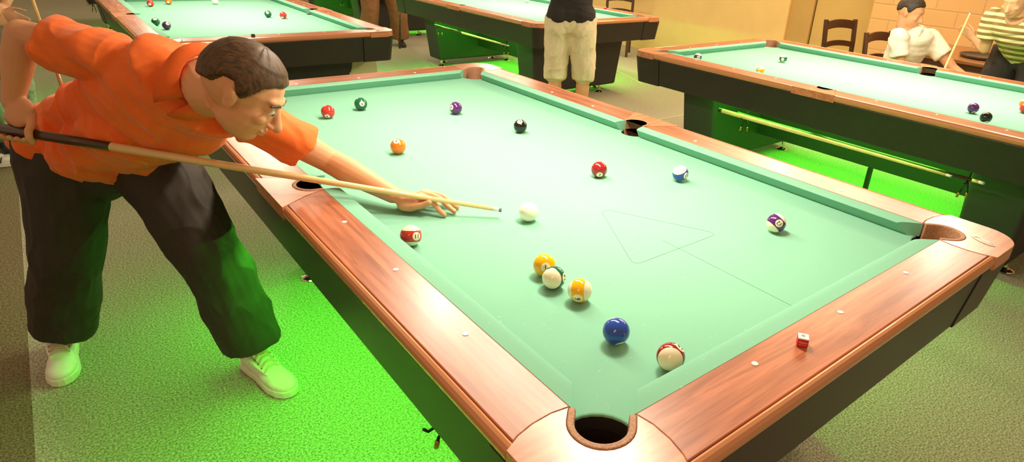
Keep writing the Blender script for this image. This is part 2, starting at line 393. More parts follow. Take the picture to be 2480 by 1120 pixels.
# ---------------------------------------------------------------- floor and walls
def carpet_mat():
    m, nt, b = newmat('speckled_carpet'); L = nt.links.new
    tc = nt.nodes.new('ShaderNodeTexCoord')
    n = nt.nodes.new('ShaderNodeTexNoise'); n.inputs['Scale'].default_value = 140; n.inputs['Detail'].default_value = 3; n.inputs['Roughness'].default_value = .8
    r = nt.nodes.new('ShaderNodeValToRGB'); r.color_ramp.elements[0].position = .40; r.color_ramp.elements[1].position = .64
    r.color_ramp.elements[0].color = (.19, .172, .122, 1); r.color_ramp.elements[1].color = (.62, .58, .43, 1)
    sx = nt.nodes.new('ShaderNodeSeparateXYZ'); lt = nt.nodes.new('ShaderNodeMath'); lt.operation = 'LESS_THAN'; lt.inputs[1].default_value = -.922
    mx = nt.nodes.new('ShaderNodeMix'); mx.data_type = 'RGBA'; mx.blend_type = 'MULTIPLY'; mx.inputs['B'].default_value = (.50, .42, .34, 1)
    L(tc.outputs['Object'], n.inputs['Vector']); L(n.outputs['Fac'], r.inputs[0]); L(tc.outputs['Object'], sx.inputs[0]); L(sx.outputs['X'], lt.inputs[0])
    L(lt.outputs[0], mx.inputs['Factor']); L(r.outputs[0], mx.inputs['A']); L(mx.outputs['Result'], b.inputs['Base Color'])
    bp = nt.nodes.new('ShaderNodeBump'); bp.inputs['Strength'].default_value = .25; bp.inputs['Distance'].default_value = .004
    L(n.outputs['Fac'], bp.inputs['Height']); L(bp.outputs[0], b.inputs['Normal'])
    b.inputs['Roughness'].default_value = 1; b.inputs['Specular IOR Level'].default_value = .05
    return m
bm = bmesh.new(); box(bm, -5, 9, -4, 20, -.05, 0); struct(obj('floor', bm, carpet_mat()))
M['seam'] = mat('carpet_seam', (176, 168, 138), .95)
for i, (a, b_) in enumerate((((-4, 11.72), (2.6, 11.72)), ((-4, 12.75), (2.6, 12.75)), ((3.35, 3.295), (6.53, 3.295)), ((4.72, 4.5), (5.05, 5.4)))):
    bm = bmesh.new(); d = V(b_) - V(a); nn = V((-d.y, d.x)).normalized() * .018
    prism(bm, [(a[0] + nn.x, a[1] + nn.y), (a[0] - nn.x, a[1] - nn.y), (b_[0] - nn.x, b_[1] - nn.y), (b_[0] + nn.x, b_[1] + nn.y)], 0, .002)
    struct(obj('trim_%d' % (i + 1), bm, M['seam']))
M['wall'] = mat('yellow_plaster', (232, 198, 132), .85, 0, 0, .05, 3, .05)
M['wall2'] = mat('ochre_plaster', (190, 156, 92), .85, 0, 0, .05, 3)
M['wall3'] = mat('mustard_panel', (202, 172, 104), .8, 0, 0, .05, 3)
def brick_mat():
    m, nt, b = newmat('painted_brick'); L = nt.links.new
    tc = nt.nodes.new('ShaderNodeTexCoord'); mp = nt.nodes.new('ShaderNodeMapping'); mp.inputs['Rotation'].default_value = (PI / 2, 0, PI / 2)
    br = nt.nodes.new('ShaderNodeTexBrick'); br.inputs['Scale'].default_value = 1; br.inputs['Brick Width'].default_value = .42; br.inputs['Row Height'].default_value = .15; br.inputs['Mortar Size'].default_value = .008; br.inputs['Mortar Smooth'].default_value = .4
    c = lin((226, 182, 122)); br.inputs['Color1'].default_value = c; br.inputs['Color2'].default_value = tuple(x * .95 for x in c[:3]) + (1,); br.inputs['Mortar'].default_value = tuple(x * .88 for x in c[:3]) + (1,)
    cx = nt.nodes.new('ShaderNodeSeparateXYZ'); cb = nt.nodes.new('ShaderNodeCombineXYZ')
    L(tc.outputs['Object'], cx.inputs[0]); L(cx.outputs['Y'], cb.inputs['X']); L(cx.outputs['Z'], cb.inputs['Y'])
    L(cb.outputs[0], br.inputs['Vector']); L(br.outputs['Color'], b.inputs['Base Color'])
    bp = nt.nodes.new('ShaderNodeBump'); bp.inputs['Strength'].default_value = .5; bp.inputs['Distance'].default_value = .01; bp.invert = True
    L(br.outputs['Fac'], bp.inputs['Height']); L(bp.outputs[0], b.inputs['Normal']); b.inputs['Roughness'].default_value = .8
    return m
bm = bmesh.new(); box(bm, 6.53, 6.75, 3.905, 20, 0, 3.4); struct(obj('wall_right', bm, M['wall']))
bm = bmesh.new(); box(bm, 6.56, 6.75, 3.60, 3.905, 0, 3.4); struct(obj('wall_pillar', bm, M['wall2']))
bm = bmesh.new(); box(bm, 6.59, 6.75, 2.722, 3.585, 0, 3.4); struct(obj('wall_recess', bm, M['wall3']))
bm = bmesh.new(); box(bm, 6.60, 6.75, 3.585, 3.60, 0, 3.4); struct(obj('trim_5', bm, M['ped']))
bm = bmesh.new(); box(bm, 6.20, 6.75, -4, 2.72, 0, 3.4); struct(obj('wall_brick', bm, brick_mat()))
bm = bmesh.new(); box(bm, -5, 9, 20, 20.2, 0, 3.4); struct(obj('wall_back', bm, M['wall']))

# ---------------------------------------------------------------- balls
BR = .028575
COLS = {1: (250, 180, 10), 2: (34, 72, 168), 3: (205, 50, 45), 4: (85, 35, 105), 5: (240, 120, 25), 6: (15, 95, 60), 7: (150, 28, 32), 8: (16, 14, 13)}
def ball_mat(n):
    key = 'ball_%s' % ['cue', 'yellow', 'blue', 'red', 'purple', 'orange', 'green', 'maroon', 'black'][(n - 1) % 8 + 1 if n else 0] + ('_stripe' if n > 8 else '')
    if key in M: return M[key]
    m, nt, b = newmat(key); L = nt.links.new; M[key] = m
    b.inputs['Roughness'].default_value = .07; b.inputs['Coat Weight'].default_value = .3; b.inputs['Coat Roughness'].default_value = .03
    ivory = lin((246, 236, 206))
    if not n: b.inputs['Base Color'].default_value = lin((250, 244, 226)); return m
    c = lin(COLS[n if n <= 8 else n - 8])
    tc = nt.nodes.new('ShaderNodeTexCoord'); sx = nt.nodes.new('ShaderNodeSeparateXYZ'); L(tc.outputs['Object'], sx.inputs[0])
    def math_(op, a, v):
        k = nt.nodes.new('ShaderNodeMath'); k.operation = op; L(a, k.inputs[0]); k.inputs[1].default_value = v; return k.outputs[0]
    ax = math_('ABSOLUTE', sx.outputs['X'], 0); spot = math_('GREATER_THAN', ax, BR * .915)
    mx = nt.nodes.new('ShaderNodeMix'); mx.data_type = 'RGBA'; mx.inputs['A'].default_value = c; mx.inputs['B'].default_value = ivory
    if n > 8:
        az = math_('ABSOLUTE', sx.outputs['Z'], 0); wh = math_('GREATER_THAN', az, BR * .52)
        k = nt.nodes.new('ShaderNodeMath'); k.operation = 'MAXIMUM'; L(wh, k.inputs[0]); L(spot, k.inputs[1]); L(k.outputs[0], mx.inputs['Factor'])
    else: L(spot, mx.inputs['Factor'])
    L(mx.outputs['Result'], b.inputs['Base Color'])
    return m
M['ink'] = mat('ball_ink', (22, 18, 16), .15)
def ball(n, x, y, label, num=(1, 0, 0), up=(0, 0, 1), group=None, digits=True, seg=48):
    bm = bmesh.new(); bmesh.ops.create_uvsphere(bm, u_segments=seg, v_segments=seg // 2, radius=BR)
    o = obj('cue_ball' if not n else 'pool_ball', bm, ball_mat(n), smooth=True)
    R = basis(up, num)               # local: x = up, z = num ; remap so x = num, z = up
    x_ = R.col[2]; z_ = R.col[0]; y_ = z_.cross(x_)
    o.rotation_euler = Matrix((x_, y_, z_)).transposed().to_euler(); o.location = (x, y, ZB + BR + .0003)
    tag(o, label, 'ball', group)
    if n and digits:
        for s in (1, -1):
            cu = bpy.data.curves.new('n', 'FONT'); cu.body = str(n); cu.size = .0165; cu.align_x = 'CENTER'; cu.align_y = 'CENTER'; cu.offset = .0002
            to = bpy.data.objects.new('n', cu); COL.objects.link(to); bpy.context.view_layer.update()
            me = bpy.data.meshes.new_from_object(to.evaluated_get(bpy.context.evaluated_depsgraph_get()))
            bpy.data.objects.remove(to); bpy.data.curves.remove(cu)
            bt = bmesh.new(); bt.from_mesh(me); bmesh.ops.triangulate(bt, faces=bt.faces); bmesh.ops.subdivide_edges(bt, edges=bt.edges, cuts=3, use_grid_fill=True); bt.to_mesh(me); bt.free()
            for v in me.vertices:
                p = V((BR, v.co.x * (1 if True else -1), v.co.y)); p = p.normalized() * BR * 1.011
                v.co = (p.x * s, p.y * s, p.z)
            me.name = 'number'; me.materials.clear(); me.materials.append(M['ink'])
            t = bpy.data.objects.new('number', me); COL.objects.link(t); t.parent = o
            if n in (6, 9):
                bm = bmesh.new(); vs = []
                for yy, zz in ((-.0036, -.0064), (.0036, -.0064), (.0036, -.0074), (-.0036, -.0074)):
                    p = V((BR, yy, zz)).normalized() * BR * 1.008; vs.append(bm.verts.new((p.x * s, p.y * s, p.z)))
                bm.faces.new(vs); obj('underline', bm, M['ink'], t)
    return o
ball(0, .391, .765, 'white cue ball just ahead of the cue tip on the nearest table')
ball(3, .285, 2.107, 'solid red number 3 ball at far left of the nearest table, beside the player\'s head', (-.427, -.726, -.539), (-.3, 0, .9))
ball(6, .457, 2.169, 'solid green number 6 ball near the far cushion of the nearest table', (-.147, -.955, .256))
ball(4, .797, 1.904, 'solid purple number 4 ball on the nearest table, left of the black ball', (-.945, -.189, .269))
ball(8, .886, 1.516, 'solid black number 8 ball on the nearest table', (-.359, -.375, .855), (.5, .5, .4))
ball(5, .334, 1.519, 'solid orange number 5 ball above the player\'s outstretched arm', (-.326, -.332, .885), (.5, .5, .4))
ball(7, .817, .932, 'solid maroon-red ball on the nearest table, left of the blue striped ball', (.5, .7, .4))
ball(10, 1.039, .748, 'blue striped number 10 ball on the nearest table', (-.013, -1, .017), (-.431, .031, .902))
ball(12, .963, .301, 'purple striped number 12 ball on the nearest table', (-.597, -.704, .384), (-.662, .271, -.699))
ball(11, .037, .808, 'red striped number 11 ball against the long cushion below the player\'s hand', (.15, -.955, .256), (.207, .141, .968))
ball(1, .234, .478, 'solid yellow ball touching the green striped ball on the nearest table', (.5, .8, -.3))
ball(14, .215, .416, 'green striped number 14 ball between the yellow and yellow striped balls', (.562, -.801, .208), (-.792, -.529, .303))
ball(9, .229, .335, 'yellow striped number 9 ball on the nearest table', (-.746, -.62, -.243), (.914, -.331, .236))
ball(2, .186, .165, 'solid blue number 2 ball near the closest corner pocket', (-.161, -.698, -.698), (-.9, -.2, .3))
ball(15, .215, .038, 'maroon striped number 15 ball beside the short cushion, near the closest pocket', (.532, -.315, .786), (-.672, -.637, .377))
for n, x, y, lb, nu in (
    (3, .232, 6.389, 'solid red ball at far left of the back left table', (-.3, -.8, -.2)),
    (5, .397, 6.531, 'solid orange ball at far left of the back left table', (-.3, -.8, -.2)),
    (6, .092, 5.156, 'dark green ball by the left cushion of the back left table', (-.2, -.6, .8)),
    (4, .127, 4.931, 'solid purple ball near the left cushion of the back left table', (.2, -.7, .5)),
    (0, .774, 6.461, 'white ball at the top middle of the back left table', (0, 0, 1)),
    (6, .959, 5.405, 'green ball in the middle of the back left table, left of an orange-red one', (-.3, -.8, .5)),
    (3, 1.051, 5.293, 'orange-red ball in the middle of the back left table', (.4, .5, .5)),
    (12, 2.997, 2.332, 'purple striped ball at the near left corner of the right table', (-.6, -.7, .1)),
    (14, 3.593, 2.022, 'white ball with a green band, near the far end of the right table', (-.9, -.4, -.1)),
    (9, 3.014, 1.813, 'pale striped ball half hidden behind the near cushion of the right table', (-.9, -.3, -.3)),
    (4, 3.247, .595, 'solid purple ball on the right table, left of a black ball', (.5, .5, .8)),
    (8, 3.075, .471, 'solid black ball on the right table', (.5, .5, .8)),
    (13, 3.667, .475, 'orange striped ball at the right edge of the photo, on the right table', (-.5, -.6, .3)),
    (3, 3.547, .435, 'red ball at the right edge of the photo, in front of an orange striped one', (.5, .5, .8)),
    (0, 4.105, 5.982, 'white ball at the top edge of the photo, on the back centre table', (0, 0, 1))):
    ball(n, x, y, lb, nu, (.3, .2, .9), None, digits=n in (12, 4), seg=32)

# ---------------------------------------------------------------- chalk cubes
M['chalk_red'] = mat('red_chalk_label', (196, 32, 34), .6)
M['chalk_top'] = mat('pale_chalk', (222, 230, 226), .95, 0, 0, .1, 300)
M['chalk_green'] = mat('green_chalk', (30, 120, 90), .9)
M['chalk_grey'] = mat('worn_chalk', (150, 160, 158), .95)
M['brownc'] = mat('brown_chalk', (80, 62, 44), .8)
M['print'] = mat('pale_print', (236, 190, 186), .6)
def chalk(x, y, rz, side, top, label, writing=False):
    t = thing('chalk_cube', label, 'chalk', (x, y, ZR), rz)
    bm = bmesh.new(); box(bm, -.0105, .0105, -.0105, .0105, .0005, .0185); obj('paper_label', bm, side, t, bevel=.0008)
    bm = bmesh.new(); box(bm, -.0105, .0105, -.0105, .0105, .0186, .0215); obj('chalk_top', bm, top, t, bevel=.0012)
    if writing:
        bm = bmesh.new(); ell(bm, (-.001, .001, .0216), (.0045, .0042, .0003), seg=14); obj('hollow', bm, M['chalk_grey'], t)
        for body, size, z in (('Master', .0062, .0118), ('MADE IN U.S.A.', .0023, .0064)):
            cu = bpy.data.curves.new('w', 'FONT'); cu.body = body; cu.size = size; cu.align_x = 'CENTER'; cu.align_y = 'CENTER'; cu.shear = .3 if size > .004 else 0
            to = bpy.data.objects.new('w', cu); COL.objects.link(to); bpy.context.view_layer.update()
            me = bpy.data.meshes.new_from_object(to.evaluated_get(bpy.context.evaluated_depsgraph_get())); bpy.data.objects.remove(to)
            for v in me.vertices: v.co = (v.co.x, -.01062, z + v.co.y)
            me.materials.clear(); me.materials.append(M['print']); me.name = 'writing'
            w = bpy.data.objects.new('writing', me); COL.objects.link(w); w.parent = t
    return t
chalk(.450, -.1035, math.radians(-56), M['chalk_red'], M['chalk_top'], 'small red chalk cube with a pale top on the short rail of the nearest table', True)
chalk(.508, 4.112, 0, M['brownc'], M['brownc'], 'small brown chalk cube on the near rail of the back left table')
chalk(4.368, 4.842, .4, M['chalk_red'], M['chalk_top'], 'small red chalk cube on the far rail of the back centre table')

# ---------------------------------------------------------------- cues
M['shaft'] = mat('maple_shaft', (242, 204, 142), .35, 0, .3, .06, 20)
M['butt'] = mat('dark_butt', (70, 42, 26), .3, 0, .4)
M['ferrule'] = mat('ivory_ferrule', (245, 238, 220), .3)
M['tip'] = mat('leather_tip', (110, 130, 140), .9)
M['orange_wood'] = mat('orange_cue_wood', (205, 120, 60), .35, 0, .3)
def cue(tip, butt_dir, length, label, name='cue_stick', butt=None, shaft=None, frac=.52, r0=.0062, r1=.0145, group=None):
    t = V(tip); d = V(butt_dir).normalized()
    P = lambda k: t + d * length * k
    rr = lambda k: r0 + (r1 - r0) * k
    o = thing(name, label, 'cue', tip, 0, group)
    def seg(nm, a, b, m):
        bm = bmesh.new(); tube(bm, [(P(a) - t), (P((a + b) / 2) - t), (P(b) - t)], [rr(a), rr((a + b) / 2), rr(b)], 16); obj(nm, bm, m, o, smooth=True)
    seg('tip', 0, .005, M['tip']); seg('ferrule', .005, .020, M['ferrule']); seg('shaft', .020, frac, shaft or M['shaft']); seg('butt', frac, .985, butt or M['butt']); seg('bumper', .985, 1, M['screw'])
    return o
TIP = V((.335, .824, .788)); CD = V((-.76567, .63117, .12403))
cue(TIP, CD, 1.47, 'pale wooden cue the orange-shirted player is aiming at the white ball', frac=.76, r0=.0063, r1=.0150)
cue((2.908 - .108, .30, .5385), (0, 1, .0), 1.48, 'dark cue resting on holders under the right table', frac=.04, r0=.008, r1=.0125, butt=M['butt'])
cue((2.908 - .138, .44, .536), (0, 1, .0), 1.47, 'light yellow cue resting on holders under the right table', frac=.98)
cue((3.0127 - .125, 4.2516 + .30, .536), (0, 1, .0), 1.5, 'light cue resting on holders under the back centre table', frac=.6)

# ---------------------------------------------------------------- people
M['skin'] = mat('skin', (222, 158, 118), .5, 0, 0, .04, 12, 0, 0, .35)
M['skin2'] = mat('skin_pale', (214, 164, 124), .55)
M['orange'] = mat('orange_cotton', (244, 110, 30), .8, 0, 0, .05, 400, .1, .2)
M['orange_d'] = mat('orange_rib', (236, 100, 26), .8, 0, 0, .05, 400)
M['trouser'] = mat('dark_brown_twill', (52, 42, 36), .75, 0, 0, .1, 300, .1)
M['jeans'] = mat('faded_jeans', (150, 148, 132), .85, 0, 0, .2, 40)
M['green_tr'] = mat('dark_tracksuit', (40, 62, 48), .8)
M['beige'] = mat('beige_cotton', (224, 206, 170), .85, 0, 0, .06, 60)
M['black_t'] = mat('black_cotton', (44, 36, 34), .85, 0, 0, .1, 60)
M['white_t'] = mat('white_cotton', (240, 228, 214), .85, 0, 0, .03, 60)
M['brown_tr'] = mat('brown_corduroy', (132, 88, 52), .85, 0, 0, .12, 30)
M['sneak'] = mat('white_leather', (240, 236, 226), .45)
M['sole'] = mat('white_rubber', (232, 226, 212), .6)
M['lace'] = mat('white_lace', (226, 196, 160), .8)
M['eyelet'] = mat('brown_eyelet', (110, 80, 50), .5)
M['dark_shoe'] = mat('dark_shoe', (36, 34, 32), .5)
M['eye'] = mat('eye_white', (235, 225, 215), .2)
M['iris'] = mat('iris', (60, 42, 28), .15)
M['stripe'] = None
def stripe_mat():
    m, nt, b = newmat('striped_cotton'); L = nt.links.new
    tc = nt.nodes.new('ShaderNodeTexCoord'); sx = nt.nodes.new('ShaderNodeSeparateXYZ'); L(tc.outputs['Object'], sx.inputs[0])
    mu = nt.nodes.new('ShaderNodeMath'); mu.operation = 'MULTIPLY'; mu.inputs[1].default_value = 24; L(sx.outputs['Z'], mu.inputs[0])
    fr = nt.nodes.new('ShaderNodeMath'); fr.operation = 'FRACT'; L(mu.outputs[0], fr.inputs[0])
    gt = nt.nodes.new('ShaderNodeMath'); gt.operation = 'GREATER_THAN'; gt.inputs[1].default_value = .5; L(fr.outputs[0], gt.inputs[0])
    mx = nt.nodes.new('ShaderNodeMix'); mx.data_type = 'RGBA'; mx.inputs['A'].default_value = lin((238, 224, 176)); mx.inputs['B'].default_value = lin((150, 122, 70))
    L(gt.outputs[0], mx.inputs['Factor']); L(mx.outputs['Result'], b.inputs['Base Color']); b.inputs['Roughness'].default_value = .85
    return m
M['stripe'] = stripe_mat()

HAIRS = 1
def head_shape(bm, c, R, neck, sc=1.0, ear=True):
    T = lambda x, y, z: V(c) + R @ (V((x, y, z)) * sc)
    E = lambda p, r, Rr=None, seg=20: ell(bm, T(*p), tuple(k * sc for k in r), (R @ Rr) if Rr else R, seg)
    E((-.012, 0, .028), (.098, .075, .088)); E((.028, 0, -.025), (.064, .060, .085)); E((.048, 0, -.082), (.034, .034, .026))
    E((.020, 0, -.062), (.055, .052, .042)); E((.068, 0, .030), (.026, .050, .016)); E((.066, .040, -.022), (.018, .018, .018)); E((.066, -.040, -.022), (.018, .018, .018))
    tube(bm, [T(.084, 0, .012), T(.098, 0, -.012), T(.110, 0, -.032)], [.009 * sc, .011 * sc, .014 * sc], 10, 1, R @ V((0, 0, 1)), True)
    E((.098, .011, -.036), (.010, .008, .007), seg=12); E((.098, -.011, -.036), (.010, .008, .007), seg=12)
    E((.086, 0, -.056), (.012, .024, .0055), seg=14); E((.084, 0, -.066), (.012, .021, .006), seg=14)
    for s in (1, -1):
        if ear:
            E((-.006, s * .074, -.006), (.017, .008, .028), Matrix.Rotation(s * .35, 3, 'Z'))
            E((-.012, s * .079, .004), (.013, .005, .018), Matrix.Rotation(s * .5, 3, 'Z'), 14)
        E((.072, s * .031, .008), (.014, .016, .010), seg=12)
    tube(bm, [T(-.022, 0, -.03), (T(-.022, 0, -.08) + V(neck)) / 2, V(neck)], [.056 * sc, .056, .066], 18, 1.0)
def interp(x, tab):
    for (a, p), (b, q) in zip(tab, tab[1:]):
        if x <= b: return p + (q - p) * (x - a) / (b - a)
    return tab[-1][1]
def hair_mat(name, c):
    m, nt, b = newmat(name); L = nt.links.new
    tc = nt.nodes.new('ShaderNodeTexCoord'); mp = nt.nodes.new('ShaderNodeMapping'); mp.inputs['Scale'].default_value = (60, 420, 60)
    n = nt.nodes.new('ShaderNodeTexNoise'); n.inputs['Scale'].default_value = 1; n.inputs['Detail'].default_value = 3
    r = nt.nodes.new('ShaderNodeValToRGB'); c = lin(c); r.color_ramp.elements[0].position = .35; r.color_ramp.elements[1].position = .7
    r.color_ramp.elements[0].color = tuple(k * .45 for k in c[:3]) + (1,); r.color_ramp.elements[1].color = tuple(k * 1.7 for k in c[:3]) + (1,)
    L(tc.outputs['Object'], mp.inputs[0]); L(mp.outputs[0], n.inputs['Vector']); L(n.outputs['Fac'], r.inputs[0]); L(r.outputs[0], b.inputs['Base Color'])
    b.inputs['Roughness'].default_value = .55; return m
def hair_obj(c, R, m, parent, sc=1.0, thick=1.08, low=0.0):
    bm = bmesh.new(); bmesh.ops.create_uvsphere(bm, u_segments=96, v_segments=64, radius=1)
    for v in bm.verts:
        d = v.co.normalized(); x = d.x
        az = math.degrees(abs(math.atan2(d.y, d.x)))
        line = low + interp(az, ((0, .46), (35, .44), (55, .30), (66, -.02), (74, -.26), (84, -.22), (93, .10), (108, .06), (122, -.30), (180, -.58)))
        h = (d.z - line) / .17 + .5; h = max(0, min(1, h)); h = h * h * (3 - 2 * h)
        a = math.atan2(d.y, d.x)
        st = noise.noise(V((a * 9, d.z * 2.2, 3))) * .020 + noise.noise(V((a * 22, d.z * 4, 9))) * .012
        k = .90 + (thick - .90 + st) * h
        if d.z > .7: k += .02
        v.co = V((d.x * .098 * k - .012, d.y * .077 * k, d.z * .090 * k + .028)) * sc
    o = obj('hair', bm, m, parent, smooth=True); o.matrix_local = Matrix.Translation(V(c)) @ R.to_4x4()
    return o
def relaxed_hand(bm, w, d, side, up=(0, 0, 1), curl=.5, r=.0085):
    """w wrist, d pointing direction, side = thumb side"""
    w, d = V(w), V(d).normalized(); s = (V(side) - V(side).dot(d) * d).normalized(); n = s.cross(d)
    if n.dot(V(up)) < 0: pass
    R = Matrix((d, s, d.cross(s))).transposed()
    ell(bm, w + d * .045, (.052, .040, .017), R, 18); ell(bm, w + d * .005, (.030, .027, .020), R, 14)
    dn = -d.cross(s) if d.cross(s).dot(V(up)) > 0 else d.cross(s)
    for i, ln in enumerate((.070, .078, .073, .058)):
        b = w + d * .082 + s * (.029 - .0195 * i)
        a1, a2, a3 = curl * .5, curl * 1.2, curl * 1.8; pts = [b - d * .02]; pts.append(b)
        for a, f in ((a1, .45), (a2, .32), (a3, .23)): pts.append(pts[-1] + (d * math.cos(a) + dn * math.sin(a)) * ln * f)
        tube(bm, pts, [r * 1.05, r * 1.05, r, r * .92, r * .8], 10, 1, s, True)
    b = w + d * .025 + s * .026
    tube(bm, [b - s * .012, b + (d * .5 + s * .6) * .035, b + (d * .9 + s * .6) * .055 + dn * .006, b + (d * 1.2 + s * .55) * .07 + dn * .012], [.012, .0105, .0095, .0080], 10, 1, n, True)
def grip_hand(bm, G, axis, wrist, rc=.015, flip=1):
    G, a = V(G), V(axis).normalized(); p = V(wrist) - G; p = (p - p.dot(a) * a).normalized(); q = a.cross(p) * flip
    R = Matrix((p, a, p.cross(a))).transposed()
    ell(bm, G + p * (rc + .040) - q * .004, (.045, .040, .019), R, 18)
    tube(bm, [G + p * .05, V(wrist)], [.024, .024], 14, .8, a)
    for i in range(4):
        off = a * (.030 - .0205 * i); pts = []
        for th in (-5, 35, 80, 125, 170, 215):
            t = math.radians(th); pts.append(G + off + (p * math.cos(t) + q * math.sin(t)) * (rc + .0095 + (.012 if th < 20 else 0)))
        tube(bm, pts, [.0098, .0096, .0094, .009, .0085, .0078], 10, 1, a, True)
    pts = [G + p * (rc + .04) + a * .028]
    for th in (-30, -75, -120, -155):
        t = math.radians(th); pts.append(G + a * (.040 + .002 * (-th / 30)) + (p * math.cos(t) + q * math.sin(t)) * (rc + .0105))
    tube(bm, pts, [.013, .0115, .0105, .0100, .0085], 10, 1, a, True)

def shoe(parent, heel, toe, m, stripes=None, laces=True, hi=.0):
    h, t = V(heel), V(toe); d = (t - h); L_ = d.length; d.normalize(); ang = math.atan2(d.y, d.x); k = L_ / .31
    root_M = Matrix.Translation((h.x, h.y, 0)) @ Matrix.Rotation(ang, 4, 'Z')
    def up(bm):
        ell(bm, (.050 * k, 0, .058), (.050, .034, .052)); ell(bm, (.115 * k, 0, .052), (.078, .036, .042)); ell(bm, (.205 * k, 0, .040), (.092 * k, .045, .030)); ell(bm, (.235 * k, 0, .036), (.070 * k, .047, .028))
        tube(bm, [(.048 * k, 0, .05), (.046 * k, 0, .10), (.044 * k, 0, .118)], [.038, .036, .038], 18)
        tube(bm, [(.17 * k, 0, .060), (.115 * k, 0, .092), (.085 * k, 0, .128)], [.022, .025, .026], 14, .4, (0, 0, 1))
    o = fused('shoe', up, m, .004, 5, parent); o.matrix_local = root_M
    prof = [(0, .018), (.02, .034), (.07, .037), (.12, .037), (.17, .045), (.22, .051), (.265, .046), (.295, .030), (.308, .010)]
    pts = [(x * k, w) for x, w in prof] + [(x * k, -w) for x, w in prof[::-1]]
    bm = bmesh.new(); prism(bm, pts, 0.0005, .030); obj('sole', bm, M['sole'] if m is M['sneak'] else m, o, bevel=.006, seg=3)
    if laces:
        bm = bmesh.new(); tube(bm, [(.20 * k, 0, .064), (.15 * k, 0, .085), (.105 * k, 0, .112), (.085 * k, 0, .138), (.080 * k, 0, .150)], [.020, .026, .028, .028, .024], 14, .22, (0, 0, 1), True); obj('tongue', bm, m, o, smooth=True)
        for s in (1, -1):
            bm = bmesh.new(); tube(bm, [(.205 * k, s * .022, .062), (.15 * k, s * .031, .080), (.10 * k, s * .034, .098)], [.009, .010, .010], 10, .45, (0, 0, 1), True); obj('lace_stay', bm, m, o, smooth=True)
        for i in range(6):
            x = .190 - .018 * i; z = .080 + .0105 * i
            bm = bmesh.new(); tube(bm, [(x * k, .026, z - .010), (x * k, .014, z + .006), (x * k, 0, z + .009), (x * k, -.014, z + .006), (x * k, -.026, z - .010)], [.0042] * 5, 8, .7, (0, 0, 1), True); obj('lace', bm, M['lace'], o, smooth=True)
            for s in (1, -1):
                bm = bmesh.new(); ell(bm, (x * k, s * .029, z - .012), (.0035, .003, .0035), seg=8); obj('eyelet', bm, M['eyelet'], o)
    if stripes:
        for s in (1, -1):
            for i in range(3):
                bm = bmesh.new(); tube(bm, [((.10 + .03 * i) * k, s * .044, .030), ((.115 + .03 * i) * k, s * .036, .066)], .006, 8, .5, (1, 0, 0)); obj('stripe', bm, stripes, o)
    return o

